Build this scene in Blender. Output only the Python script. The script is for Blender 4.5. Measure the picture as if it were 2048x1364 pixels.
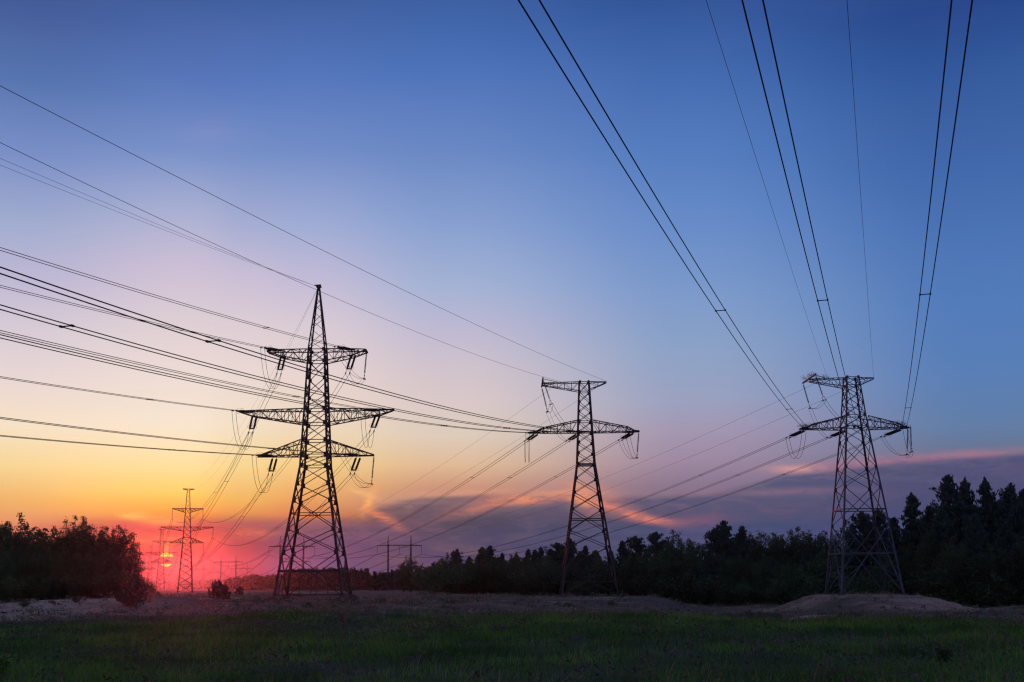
import bpy, math, random
import numpy as np
from mathutils import Vector, Matrix

for o in list(bpy.data.objects): bpy.data.objects.remove(o)
sc = bpy.context.scene
COL = sc.collection
R = math.radians

# ------------------------------------------------------------------ camera
cam_d = bpy.data.cameras.new('camera'); cam = bpy.data.objects.new('camera', cam_d); COL.objects.link(cam)
cam_d.sensor_width = 36.0; cam_d.lens = 2350.0 / 2048.0 * 36.0
cam_d.shift_y = 97.0 / 2048.0
cam_d.clip_start = 0.1; cam_d.clip_end = 20000
cam.matrix_world = Matrix.Translation((0, 0, 1.7)) @ Matrix.Rotation(math.pi/2 + math.atan(.1655), 4, 'X') @ Matrix.Rotation(-.011, 4, 'Z')
sc.camera = cam
sc.view_settings.view_transform = 'Standard'; sc.view_settings.look = 'None'
sc.view_settings.exposure = 0; sc.view_settings.gamma = 1
sc.render.engine = 'CYCLES'
sc.cycles.use_denoising = True; sc.cycles.denoiser = 'OPENIMAGEDENOISE'
sc.cycles.max_bounces = 4; sc.cycles.diffuse_bounces = 2; sc.cycles.glossy_bounces = 1
sc.cycles.transmission_bounces = 2; sc.cycles.volume_bounces = 0; sc.cycles.transparent_max_bounces = 4
sc.cycles.filter_width = 1.3

def lin(c):
    return tuple(((v/255.)/12.92 if v/255. <= .04045 else ((v/255.+.055)/1.055)**2.4) for v in c)

SUN_AZ, SUN_EL = -16.32, 1.29
def dirv(az, el):
    az, el = R(az), R(el)
    return Vector((math.sin(az)*math.cos(el), math.cos(az)*math.cos(el), math.sin(el)))

# ------------------------------------------------------------------ world: dusk sky
SKY=[
 (-23.6,[(1.08,163,67,75),(2.28,206,109,92),(3.06,220,146,101),(3.94,231,175,100),(5.49,242,212,147),(7.28,242,224,198),(9.51,229,213,212),(11.74,211,201,213),(13.96,187,182,212),(16.16,160,172,207),(19.43,118,141,198),(22.62,81,114,175),(25.73,66,91,153)]),
 (-15.6,[(0.35,0,0,0),(1.61,198,0,0),(2.07,222,66,0),(2.77,82,38,0),(3.58,230,170,51),(4.39,248,210,97),(5.68,248,223,156),(7.55,241,228,207),(9.90,233,218,213),(12.24,220,206,212),(15.04,201,189,213),(17.59,165,174,210),(20.32,116,143,200),(23.67,81,114,183),(26.92,62,93,158)]),
 (-13.1,[(0.32,0,0,60),(1.83,0,15,49),(2.89,80,59,60),(3.47,203,145,73),(4.06,218,177,86),(5.71,237,212,144),(7.61,237,222,199),(9.98,230,215,210),(12.36,218,204,212),(14.83,197,188,213),(17.06,163,172,210),(20.52,112,141,199),(23.90,80,115,186),(27.19,62,94,159)]),
 (-10.3,[(0.29,0,72,125),(2.18,0,49,94),(2.77,77,70,84),(3.36,204,123,79),(4.31,227,166,98),(5.74,237,203,135),(7.66,234,215,190),(10.05,229,211,208),(12.45,215,202,212),(14.60,193,186,214),(17.20,157,171,212),(20.70,111,139,199),(24.11,79,116,187),(27.42,60,94,160)]),
 (-3.1,[(0.22,12,78,132),(1.65,0,49,112),(3.09,27,51,69),(3.81,161,128,126),(4.66,200,146,121),(5.75,221,184,150),(7.20,219,203,186),(8.91,215,199,200),(10.61,205,193,204),(12.55,186,183,210),(14.49,161,177,212),(17.38,134,159,208),(20.92,102,134,195),(24.38,75,114,185),(27.73,58,95,163)]),
 (8.8,[(0.09,75,73,121),(2.57,0,65,98),(3.17,128,94,113),(4.60,134,116,141),(5.80,155,135,160),(7.24,161,149,176),(8.68,152,160,191),(11.09,138,161,198),(13.49,124,154,202),(17.06,101,138,200),(20.57,81,123,190),(23.99,66,106,175),(27.31,47,84,153)]),
 (21.8,[(-0.05,72,74,129),(2.16,75,76,142),(3.50,76,74,116),(5.07,110,99,128),(5.97,99,116,149),(6.88,95,125,166),(9.13,88,126,182),(12.51,79,122,186),(15.86,70,113,179),(19.16,58,100,168),(22.38,48,89,157),(25.52,33,69,138)]),
]
BLOBS=[
 (-9.30,2.93,4.15,0.15,0,(118, 82, 105),0.85),
 (-17.44,2.78,3.66,0.22,1,(168, 66, 78),0.90),
 (-12.45,2.51,1.10,0.17,0,(228, 122, 90),0.50),
 (-6.98,3.93,0.22,0.49,-25,(250, 172, 98),0.90),
 (-7.23,4.36,0.63,0.10,-20,(246, 190, 130),0.70),
 (-6.33,3.21,0.98,0.15,-28,(230, 134, 96),0.85),
 (0.33,4.02,1.95,0.20,3,(232, 142, 108),0.95),
 (1.43,4.30,1.46,0.10,2,(225, 150, 120),0.80),
 (-2.34,4.41,2.20,0.10,2,(222, 150, 120),0.80),
 (-1.62,3.68,1.46,0.22,15,(205, 125, 105),0.60),
 (-3.56,4.35,2.68,0.17,3,(205, 150, 130),0.60),
 (3.86,4.17,1.34,0.34,-12,(228, 145, 115),0.60),
 (5.41,3.37,1.95,0.17,-16,(232, 132, 108),0.95),
 (6.84,2.96,1.22,0.12,-6,(215, 125, 112),0.80),
 (3.37,4.08,0.68,0.34,-50,(235, 150, 112),0.80),
 (8.98,2.88,1.22,0.22,0,(155, 92, 118),0.50),
 (12.78,4.14,2.93,0.15,0,(150, 115, 135),0.50),
 (13.76,5.24,1.22,0.15,0,(226, 160, 150),0.75),
 (16.50,5.42,2.20,0.17,4,(175, 120, 145),0.60),
 (21.12,5.59,4.15,0.15,2,(180, 118, 138),0.65),
 (-17.83,3.29,0.54,0.12,3,(255, 205, 95),0.90),
 (-16.56,3.11,0.98,0.20,-6,(255, 180, 82),0.80),
 (-16.42,2.23,1.71,0.12,0,(250, 125, 80),0.50),
 (-14.75,21.16,1.83,0.63,4,(140, 146, 200),0.30),
 (-7.87,2.28,2.68,0.39,0,(120, 88, 125),0.50),
 (10.13,2.31,6.83,0.34,0,(78, 80, 124),0.70),
]
EDGE=[ (-9.30,2.88),(-7.88,3.12),(-6.46,4.00),(-4.29,4.42),(-0.64,4.44),(3.01,4.40),(6.63,4.21),(9.03,4.26),(11.40,4.63),(12.82,5.08),(16.05,5.37),(19.40,5.65),(23.60,5.60) ]

SUN_E, SUN_C, HAZE_D, HAZE_G = 0.6, (1.0, .09, .10), .000062, .93
w = bpy.data.worlds.new('World'); sc.world = w; w.use_nodes = True
nt = w.node_tree; nt.nodes.clear()
class NT:
    def __init__(s, nt): s.nt = nt
    def m(s, op, a, b=None, c=None, clamp=False):
        n = s.nt.nodes.new('ShaderNodeMath'); n.operation = op; n.use_clamp = clamp
        for i, v in enumerate((a, b, c)):
            if v is None: continue
            if isinstance(v, (int, float)): n.inputs[i].default_value = v
            else: s.nt.links.new(v, n.inputs[i])
        return n.outputs[0]
    def sstep(s, v, lo, hi, a=0., b=1.):
        n = s.nt.nodes.new('ShaderNodeMapRange'); n.interpolation_type = 'SMOOTHSTEP'
        s.nt.links.new(v, n.inputs[0])
        n.inputs[1].default_value = lo; n.inputs[2].default_value = hi
        n.inputs[3].default_value = a; n.inputs[4].default_value = b
        return n.outputs[0]
    def lerp(s, v, lo, hi, a=0., b=1.):
        n = s.nt.nodes.new('ShaderNodeMapRange'); s.nt.links.new(v, n.inputs[0])
        n.inputs[1].default_value = lo; n.inputs[2].default_value = hi
        n.inputs[3].default_value = a; n.inputs[4].default_value = b
        return n.outputs[0]
    def mix(s, f, a, b):
        n = s.nt.nodes.new('ShaderNodeMix'); n.data_type = 'RGBA'
        if isinstance(f, (int, float)): n.inputs[0].default_value = f
        else: s.nt.links.new(f, n.inputs[0])
        for i, v in ((6, a), (7, b)):
            if isinstance(v, tuple): n.inputs[i].default_value = (*v, 1)
            else: s.nt.links.new(v, n.inputs[i])
        return n.outputs[2]
    def ramp(s, v, stops, interp='LINEAR'):
        n = s.nt.nodes.new('ShaderNodeValToRGB'); cr = n.color_ramp; cr.interpolation = interp
        s.nt.links.new(v, n.inputs[0])
        while len(cr.elements) > 1: cr.elements.remove(cr.elements[-1])
        cr.elements[0].position = stops[0][0]; cr.elements[0].color = (*stops[0][1], 1)
        for p, c in stops[1:]:
            e = cr.elements.new(min(max(p, 0), 1)); e.color = (*c, 1)
        return n.outputs[0]
    def xyz(s, x, y, z):
        n = s.nt.nodes.new('ShaderNodeCombineXYZ')
        for i, v in enumerate((x, y, z)):
            if isinstance(v, (int, float)): n.inputs[i].default_value = v
            else: s.nt.links.new(v, n.inputs[i])
        return n.outputs[0]
    def noise(s, vec, scale, detail=4, rough=.5, dist=0.):
        n = s.nt.nodes.new('ShaderNodeTexNoise'); s.nt.links.new(vec, n.inputs['Vector'])
        n.inputs['Scale'].default_value = scale; n.inputs['Detail'].default_value = detail
        n.inputs['Roughness'].default_value = rough; n.inputs['Distortion'].default_value = dist
        return n.outputs[0]
    def sep(s, v):
        n = s.nt.nodes.new('ShaderNodeSeparateXYZ'); s.nt.links.new(v, n.inputs[0]); return n.outputs
N = NT(nt)
tc = nt.nodes.new('ShaderNodeTexCoord'); D = tc.outputs['Generated']
X, Y, Z = N.sep(D)
el = N.m('MULTIPLY', N.m('ARCSINE', Z), 57.29578)
az = N.m('MULTIPLY', N.m('ARCTAN2', X, Y), 57.29578)
t = N.m('DIVIDE', el, 30.0)
colr = None; prev = None
for a0, stops in SKY:
    c = N.ramp(t, [(max(e, 0)/30., lin((r, g, b))) for e, r, g, b in stops] + [(1., tuple(v*.86 for v in lin(stops[-1][1:])))])
    colr = c if colr is None else N.mix(N.sstep(az, prev, a0), colr, c)
    prev = a0
# the sky behind the camera and overhead: blue dusk
back = N.ramp(N.m('DIVIDE', el, 90.0), [(0, lin((127, 113, 137))), (.1, lin((121, 115, 153))), (.35, lin((95, 112, 162))), (1, lin((76, 93, 142)))])
colr = N.mix(N.sstep(N.m('ABSOLUTE', az), 34, 100), colr, back)
colr = N.mix(N.sstep(el, 26, 60), colr, back)
# broken air: faint unevenness
n1 = N.noise(N.xyz(N.m('MULTIPLY', az, .05), N.m('MULTIPLY', el, .16), 0.), 1.0, 5, .55)
colr = N.mix(N.m('MULTIPLY', N.m('SUBTRACT', n1, .4), .06, clamp=True), colr, lin((205, 190, 215)))
# clouds
nc = N.noise(N.xyz(N.m('MULTIPLY', az, .22), N.m('MULTIPLY', el, .8), 3.), 1.0, 6, .6, .4)
nf = N.noise(N.xyz(N.m('MULTIPLY', az, .5), N.m('MULTIPLY', el, 2.2), 7.), 1.0, 5, .6, .8)
edge = N.ramp(N.lerp(az, -12, 26), [((a+12)/38., (e/10.,)*3) for a, e in EDGE])
edgev = N.m('MULTIPLY', N.sep(edge)[0], 10.)
dd = N.m('SUBTRACT', N.m('ADD', edgev, N.m('MULTIPLY', N.m('SUBTRACT', nc, .5), .9)), el)
cov = N.m('MULTIPLY', N.sstep(dd, -.08, .38), N.sstep(az, -9.2, -5.5))
cov = N.m('MULTIPLY', cov, N.lerp(nf, .3, .6, .45, .95))
body = N.ramp(N.lerp(az, -12, 26), [(0, lin((74, 66, 92))), (.24, lin((66, 70, 98))), (.55, lin((60, 75, 112))), (1, lin((70, 72, 114)))])
body = N.mix(N.m('MULTIPLY', N.sstep(nf, .45, .75), .35), body, N.ramp(N.lerp(az, -12, 26), [(0, lin((130, 98, 96))), (.6, lin((100, 90, 118))), (1, lin((88, 84, 128)))]))
colr = N.mix(N.m('MULTIPLY', cov, .95), colr, body)
wx = N.m('MULTIPLY', N.m('SUBTRACT', nf, .5), 1.0)
wy = N.m('MULTIPLY', N.m('SUBTRACT', nc, .5), .9)
nw_ = N.noise(N.xyz(N.m('MULTIPLY', az, 1.1), N.m('MULTIPLY', el, 5.5), 11.), 1.0, 5, .65, 1.2)
tex = N.sstep(N.m('ADD', N.m('MULTIPLY', nf, .5), N.m('MULTIPLY', nw_, .5)), .38, .58, .35, 1.)
for a0, e0, ra, re, rot, c, s in BLOBS:
    dx = N.m('ADD', N.m('SUBTRACT', az, a0), wx); dy = N.m('ADD', N.m('SUBTRACT', el, e0), N.m('MULTIPLY', wy, min(1., re*2.2)))
    cr, sr = math.cos(R(rot)), math.sin(R(rot))
    u = N.m('DIVIDE', N.m('ADD', N.m('MULTIPLY', dx, cr), N.m('MULTIPLY', dy, sr)), ra)
    v = N.m('DIVIDE', N.m('SUBTRACT', N.m('MULTIPLY', dy, cr), N.m('MULTIPLY', dx, sr)), re*1.25)
    q = N.m('ADD', N.m('MULTIPLY', u, u), N.m('MULTIPLY', v, v))
    g = N.m('POWER', 2.718, N.m('MULTIPLY', q, -.9))
    colr = N.mix(N.m('MULTIPLY', N.m('MULTIPLY', g, s), tex), colr, lin(c))
# aureole round the sun and its disc behind two thin bars of cloud
da = N.m('SUBTRACT', az, SUN_AZ); de = N.m('SUBTRACT', el, SUN_EL)
q = N.m('ADD', N.m('MULTIPLY', da, da), N.m('MULTIPLY', de, de))
colr = N.mix(N.m('MULTIPLY', N.m('POWER', 2.718, N.m('MULTIPLY', q, -.16)), .3), colr, lin((150, 22, 30)))
g2 = N.m('POWER', 2.718, N.m('MULTIPLY', N.m('ADD', N.m('MULTIPLY', da, N.m('MULTIPLY', da, 4.)), N.m('POWER', N.m('SUBTRACT', el, 1.78), 2)), -5.))
colr = N.mix(N.m('MULTIPLY', g2, .6), colr, lin((215, 130, 45)))
barn = N.m('MULTIPLY', N.m('SUBTRACT', nf, .5), .10)
e2 = N.m('ADD', el, barn)
win = N.m('ADD', N.m('MULTIPLY', N.sstep(e2, 1.42, 1.46), N.sstep(e2, 1.64, 1.70, 1, 0)), N.m('MULTIPLY', N.sstep(e2, .88, .93), N.sstep(e2, 1.06, 1.09, 1, 0)))
disc = N.m('MULTIPLY', N.sstep(q, .095, .115, 1, 0), win)
colr = N.mix(disc, colr, (1.1, .74, .03))
colr = N.mix(N.sstep(el, -3, 0, 1, 0), colr, lin((30, 28, 40)))
bg = nt.nodes.new('ShaderNodeBackground'); nt.links.new(colr, bg.inputs[0]); bg.inputs[1].default_value = 1.0
# a little of the physical dusk sky on top
skyn = nt.nodes.new('ShaderNodeTexSky'); skyn.sky_type = 'NISHITA'; skyn.sun_disc = False
skyn.sun_elevation = R(SUN_EL); skyn.sun_rotation = R(SUN_AZ); skyn.dust_density = 2.0
bg2 = nt.nodes.new('ShaderNodeBackground'); nt.links.new(skyn.outputs[0], bg2.inputs[0]); bg2.inputs[1].default_value = 0.003
add = nt.nodes.new('ShaderNodeAddShader'); nt.links.new(bg.outputs[0], add.inputs[0]); nt.links.new(bg2.outputs[0], add.inputs[1])
wo = nt.nodes.new('ShaderNodeOutputWorld'); nt.links.new(add.outputs[0], wo.inputs[0])

# ------------------------------------------------------------------ sun: red, on the horizon
sl = bpy.data.lights.new('sun', 'SUN'); so = bpy.data.objects.new('sun', sl); COL.objects.link(so)
sl.energy = SUN_E; sl.angle = R(.6); sl.color = SUN_C
so.rotation_euler = (-dirv(SUN_AZ, SUN_EL)).to_track_quat('-Z', 'Y').to_euler()

# ------------------------------------------------------------------ haze: one closed box of thin air
hm = bpy.data.materials.new('haze_air'); hm.use_nodes = True; hn = hm.node_tree; hn.nodes.clear()
pv = hn.nodes.new('ShaderNodeVolumePrincipled'); ho = hn.nodes.new('ShaderNodeOutputMaterial')
pv.inputs['Color'].default_value = (.92, .9, .92, 1); pv.inputs['Density'].default_value = HAZE_D
pv.inputs['Anisotropy'].default_value = HAZE_G
hn.links.new(pv.outputs[0], ho.inputs['Volume'])

# ------------------------------------------------------------------ helpers
def mat(name, col, rough=.8, metal=0., spec=.3, var=None, scale=3., trans=0., island=False):
    m = bpy.data.materials.new(name); m.use_nodes = True; t = NT(m.node_tree); n = m.node_tree.nodes
    b = n['Principled BSDF']; b.inputs['Roughness'].default_value = rough; b.inputs['Metallic'].default_value = metal
    b.inputs['Specular IOR Level'].default_value = spec
    if var is not None:
        g = n.new('ShaderNodeNewGeometry'); oi = n.new('ShaderNodeObjectInfo')
        ns = t.noise(g.outputs['Position'], scale, 4, .6)
        f = t.m('ADD', t.lerp(ns, .35, .65, 0, .8), t.m('MULTIPLY', oi.outputs['Random'], .3), clamp=True)
        if island:
            f = t.m('ADD', t.m('MULTIPLY', f, .5), t.m('MULTIPLY', t.m('POWER', g.outputs['Random Per Island'], 1.6), .9))
            c = t.mix(t.lerp(ns, .42, .58, .62, 0.), t.mix(f, col, var), tuple(v*.45 for v in col))
        else: c = t.mix(f, col, var)
        m.node_tree.links.new(c, b.inputs['Base Color'])
    else: b.inputs['Base Color'].default_value = (*col, 1)
    if trans > 0:
        tr = n.new('ShaderNodeBsdfTranslucent'); ms = n.new('ShaderNodeMixShader'); ms.inputs[0].default_value = trans
        if var is not None: m.node_tree.links.new(c, tr.inputs[0])
        else: tr.inputs[0].default_value = (*col, 1)
        m.node_tree.links.new(b.outputs[0], ms.inputs[1]); m.node_tree.links.new(tr.outputs[0], ms.inputs[2])
        m.node_tree.links.new(ms.outputs[0], n['Material Output'].inputs['Surface'])
    return m

M_STEEL = mat('rusty_steel', (.045, .036, .034), .7, .05, .2, (.08, .06, .055), 2.)
M_GALV = mat('galvanised_steel', (.06, .063, .078), .65, .05, .15, (.11, .12, .145), 1.5)
M_FAR = mat('far_steel', (.035, .03, .03), .8, 0, .1)
M_CONC = mat('weathered_concrete', (.13, .12, .115), .9, 0, .2, (.09, .085, .08), 1.5)
M_GLASS = mat('insulator_glass', (.045, .04, .038), .55, 0, .2)
M_WIRE = mat('aluminium_wire', (.022, .022, .025), .9, 0, .05)
M_LEAF = mat('oak_leaves', (.050, .072, .040), .75, 0, .2, (.12, .135, .055), .5, .5)
M_LEAF2 = mat('willow_leaves', (.055, .095, .045), .75, 0, .2, (.10, .15, .06), .5, .35)
M_NEED = mat('pine_needles', (.040, .066, .054), .75, 0, .2, (.075, .105, .075), .6, .15)
M_BARK = mat('pine_bark', (.10, .065, .045), .9, 0, .1, (.06, .045, .035), 2.)
M_NEST = mat('dry_twigs', (.07, .055, .04), .9)
M_GRASS = mat('green_grass', (.045, .145, .030), .75, 0, .12, (.19, .35, .06), .30, .35, True)
M_WEED = mat('grey_weeds', (.07, .07, .055), .8, 0, .1, (.17, .155, .13), .4, .3, True)
M_DRY = mat('dry_grass', (.13, .095, .07), .85, 0, .1, (.40, .31, .22), .3, .3, True)

def props(o, label=None, cat=None, group=None, kind=None):
    if label: o['label'] = label
    if cat: o['category'] = cat
    if group: o['group'] = group
    if kind: o['kind'] = kind
    return o
def empty(name, loc, label, cat, group=None):
    o = bpy.data.objects.new(name, None); COL.objects.link(o); o.location = loc; o.empty_display_size = .5
    return props(o, label, cat, group)
def link(name, me, parent=None, mw=None):
    o = bpy.data.objects.new(name, me); COL.objects.link(o); o.parent = parent
    if mw is not None: o.matrix_local = mw
    return o
class MB:
    def __init__(s): s.v = []; s.f = []
    def box8(s, c):
        b = len(s.v); s.v += [tuple(x) for x in c]
        s.f += [(b, b+3, b+2, b+1), (b+4, b+5, b+6, b+7), (b, b+1, b+5, b+4), (b+1, b+2, b+6, b+5), (b+2, b+3, b+7, b+6), (b+3, b, b+4, b+7)]
    def bar(s, p, q, w, h=None, up=None, off=0.):
        p, q = Vector(p), Vector(q); d = q-p
        if d.length < 1e-5: return
        d.normalize(); up = Vector(up) if up is not None else (Vector((0, 0, 1)) if abs(d.z) < .95 else Vector((1, 0, 0)))
        a = d.cross(up).normalized(); b = a.cross(d).normalized(); h = w if h is None else h
        a, b = a*w/2, b*h/2
        s.box8([p-a-b, p+a-b, p+a+b, p-a+b, q-a-b, q+a-b, q+a+b, q-a+b])
    def angle(s, p, q, w, inward):
        # L-section: two thin flanges that meet at the corner
        p, q = Vector(p), Vector(q); d = (q-p).normalized(); iv = Vector(inward)
        for ax in (Vector((iv.x, 0, 0)), Vector((0, iv.y, 0))):
            if ax.length < 1e-6: continue
            ax.normalize(); n = d.cross(ax).normalized()*.012; a2 = ax*w
            s.box8([p-n, p+a2-n, p+a2+n, p+n, q-n, q+a2-n, q+a2+n, q+n])
    def box(s, x0, x1, y0, y1, z0, z1):
        s.box8([(x0, y0, z0), (x1, y0, z0), (x1, y1, z0), (x0, y1, z0), (x0, y0, z1), (x1, y0, z1), (x1, y1, z1), (x0, y1, z1)])
    def tube(s, pts, r, n=5, cap=True):
        pts = [Vector(p) for p in pts]; rr = r if isinstance(r, (list, tuple)) else [r]*len(pts)
        rings = []
        for i, p in enumerate(pts):
            d = (pts[min(i+1, len(pts)-1)]-pts[max(i-1, 0)]).normalized()
            u = Vector((0, 0, 1)) if abs(d.z) < .9 else Vector((1, 0, 0))
            a = d.cross(u).normalized(); b = a.cross(d).normalized(); k = len(s.v)
            for j in range(n):
                t = 2*math.pi*j/n; s.v.append(tuple(p+a*rr[i]*math.cos(t)+b*rr[i]*math.sin(t)))
            rings.append(k)
        for k0, k1 in zip(rings, rings[1:]):
            for j in range(n): s.f.append((k0+j, k0+(j+1) % n, k1+(j+1) % n, k1+j))
        if cap:
            s.f.append(tuple(rings[0]+j for j in range(n))[::-1]); s.f.append(tuple(rings[-1]+j for j in range(n)))
    def mesh(s, name, m, smooth=False):
        me = bpy.data.meshes.new(name); me.from_pydata(s.v, [], s.f); me.materials.append(m)
        if smooth: me.polygons.foreach_set('use_smooth', [True]*len(me.polygons))
        me.update(); return me
    def build(s, name, m, parent=None, label=None, smooth=False):
        o = link(name, s.mesh(name, m, smooth), parent)
        if label: o['label'] = label
        return o
def np_mesh(name, verts, faces_n, nper, m, mats=None, midx=None):
    me = bpy.data.meshes.new(name); verts = np.asarray(verts, np.float32)
    F = np.asarray(faces_n, np.int32); nf = len(F)
    me.vertices.add(len(verts)); me.vertices.foreach_set('co', verts.ravel())
    me.loops.add(nf*nper); me.loops.foreach_set('vertex_index', F.ravel())
    me.polygons.add(nf); me.polygons.foreach_set('loop_start', np.arange(nf, dtype=np.int32)*nper)
    me.polygons.foreach_set('loop_total', np.full(nf, nper, np.int32))
    for mm in ([m] if mats is None else mats): me.materials.append(mm)
    if midx is not None: me.polygons.foreach_set('material_index', np.asarray(midx, np.int32))
    me.update(calc_edges=True); return me

# ------------------------------------------------------------------ terrain
def smooth(x): x = np.clip(x, 0, 1); return x*x*(3-2*x)
rs = np.random.RandomState(7)
WAVES = [(rs.uniform(0, 6.28), rs.uniform(0, 6.28), lam, amp) for lam, amp in ((46, .18), (27, .12), (15, .09), (9, .07), (5, .05), (3.1, .035), (21, .10), (12, .07), (6.3, .05), (2.2, .022))]
def ground_z(x, y):
    x = np.asarray(x, float); y = np.asarray(y, float)
    u = x/np.maximum(np.abs(y), 25.)
    z = -1.7*smooth((u+.03)/.22)*smooth((y-45)/50)
    b = np.zeros_like(z)
    for a, ph, lam, amp in WAVES:
        b += amp*np.sin((x*math.cos(a)+y*math.sin(a))*2*math.pi/lam+ph)
    z = z+b*smooth((y-14)/50)*.9
    z = z+.55*smooth((-x-18)/14)*smooth((y-74)/26)*smooth((400-y)/200)
    # knolls the middle and the left pylon stand on, and the mound of the right one
    for cx, cy, r0, r1, zt in ((-22.2, 132, 7, 22, .05), (8.8, 143, 6, 16, .12), (41.6, 142, 5.4, 13.5, .02)):
        xx = x-cx if cx < 30 else np.where(x < cx, (x-cx)*1.22, (x-cx)*1.06)
        d = np.sqrt(xx**2+((y-cy)*(1. if cx < 30 else .85))**2)+(b*6 if cx > 30 else 0)
        k = 1-smooth((d-r0)/(r1-r0)); z = z*(1-k)+zt*k
    return z
def gz(x, y): return float(ground_z(x, y))
def axis(lo, hi, d0, d1, step, far):
    a = list(np.arange(d0, d1, step)); s, v = step, d0
    while v > lo: s *= 1.16; v -= s; a.insert(0, max(v, lo))
    s, v = step, a[-1]
    while v < hi: s *= 1.16; v += s; a.append(min(v, hi))
    return np.unique(np.array(a))
GX = axis(-1650, 1650, -75, 75, .55, 0); GY = axis(-200, 1650, 12, 175, .5, 0)
gx, gy = np.meshgrid(GX, GY); gzv = ground_z(gx, gy)
far_drop = smooth((np.hypot(gx, gy)-400)/700.)
gzv = gzv*(1-far_drop)-.4*far_drop
V = np.stack([gx.ravel(), gy.ravel(), gzv.ravel()], 1); nx = len(GX)
ii, jj = np.meshgrid(np.arange(len(GY)-1), np.arange(nx-1), indexing='ij'); b0 = (ii*nx+jj).ravel()
me = np_mesh('ground', V, np.stack([b0, b0+1, b0+nx+1, b0+nx], 1), 4, None, mats=[])
me.polygons.foreach_set('use_smooth', [True]*len(me.polygons))
gm = bpy.data.materials.new('meadow_and_sand'); gm.use_nodes = True; T = NT(gm.node_tree); gn = gm.node_tree.nodes
geo = gn.new('ShaderNodeNewGeometry'); P = geo.outputs['Position']; px, py, pz = T.sep(P)
na = T.noise(P, .07, 5, .6, .5); nb = T.noise(P, .45, 6, .65, .3); nd = T.noise(P, 4., 4, .7)
streak = T.noise(T.xyz(T.m('MULTIPLY', px, .06), T.m('MULTIPLY', py, .32), 0.), 1., 5, .6, .6)
sand = T.mix(nd, (.38, .235, .155), (.68, .46, .33))
clay = T.mix(nb, (.22, .105, .065), (.38, .20, .13))
dry = T.mix(nb, (.07, .06, .045), (.20, .15, .11))
grn = T.mix(nb, (.035, .040, .022), (.055, .085, .032))
f_sand = T.m('MULTIPLY', T.sstep(streak, .52, .66), .75); base = T.mix(T.sstep(na, .46, .60), dry, T.mix(.4, dry, clay))
base = T.mix(f_sand, base, T.mix(T.sstep(na, .4, .6), sand, clay))
# pale strips of bare sand: on the left in front of the wood, and before the mound
nw = T.m('MULTIPLY', T.m('SUBTRACT', nb, .5), 16.)
ls = T.m('MULTIPLY', T.sstep(T.m('ADD', px, T.m('MULTIPLY', py, .30)), 6, -9), T.m('MULTIPLY', T.sstep(T.m('ADD', py, nw), 66, 72), T.sstep(T.m('ADD', py, nw), 96, 112, 1, 0)))
base = T.mix(T.m('MULTIPLY', ls, T.sstep(nb, .36, .52)), base, sand)
rsd = T.m('MULTIPLY', T.sstep(px, 8, 20), T.m('MULTIPLY', T.sstep(T.m('ADD', py, nw), 70, 76), T.sstep(T.m('ADD', py, nw), 92, 104, 1, 0)))
base = T.mix(T.m('MULTIPLY', rsd, .8), base, sand)
mdx = T.m('SUBTRACT', px, 41.6); mdy = T.m('SUBTRACT', py, 142.)
md = T.m('SQRT', T.m('ADD', T.m('MULTIPLY', mdx, mdx), T.m('MULTIPLY', mdy, mdy)))
base = T.mix(T.m('MULTIPLY', T.sstep(T.m('ADD', md, T.m('MULTIPLY', nw, .4)), 17., 13., 0., 1.), T.sstep(streak, .62, .45, .25, 1.)), base, T.mix(T.sstep(nb, .40, .62), T.mix(.35, sand, clay), T.mix(.8, dry, sand)))
mg = T.m('MULTIPLY', T.sstep(T.m('ADD', px, T.m('MULTIPLY', nw, .5)), 41, 36), T.sstep(T.m('ADD', py, T.m('MULTIPLY', nw, .3)), 139, 134))
base = T.mix(T.m('MULTIPLY', mg, T.m('MULTIPLY', T.sstep(T.m('ADD', md, nw), 22, 16), .8)), base, T.mix(.4, dry, grn))
scr = T.noise(P, .9, 5, .75, 1.2)
base = T.mix(T.m('MULTIPLY', T.sstep(scr, .52, .62), T.lerp(ls, 0, 1, .5, .25)), base, T.mix(nd, (.028, .030, .018), (.07, .06, .04)))
gl = T.m('ADD', py, T.m('MULTIPLY', T.m('SUBTRACT', na, .5), 34.))
base = T.mix(T.m('MULTIPLY', T.sstep(T.m('ADD', gl, nw), 60, 70, 1, 0), .95), base, grn)
bs = gn['Principled BSDF']; gm.node_tree.links.new(base, bs.inputs['Base Color']); bs.inputs['Roughness'].default_value = .95
bs.inputs['Specular IOR Level'].default_value = .1
bp = gn.new('ShaderNodeBump'); bp.inputs['Strength'].default_value = .9; bp.inputs['Distance'].default_value = .22
gm.node_tree.links.new(T.m('ADD', nd, T.m('MULTIPLY', nb, 1.5)), bp.inputs['Height']); gm.node_tree.links.new(bp.outputs[0], bs.inputs['Normal'])
me.materials.append(gm)
g = link('ground', me); g['kind'] = 'structure'

hz = MB(); hz.box(-1700, 1700, -230, 1700, -3.6, 39.5); hob = hz.build('haze', hm); hob['kind'] = 'stuff'

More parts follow.
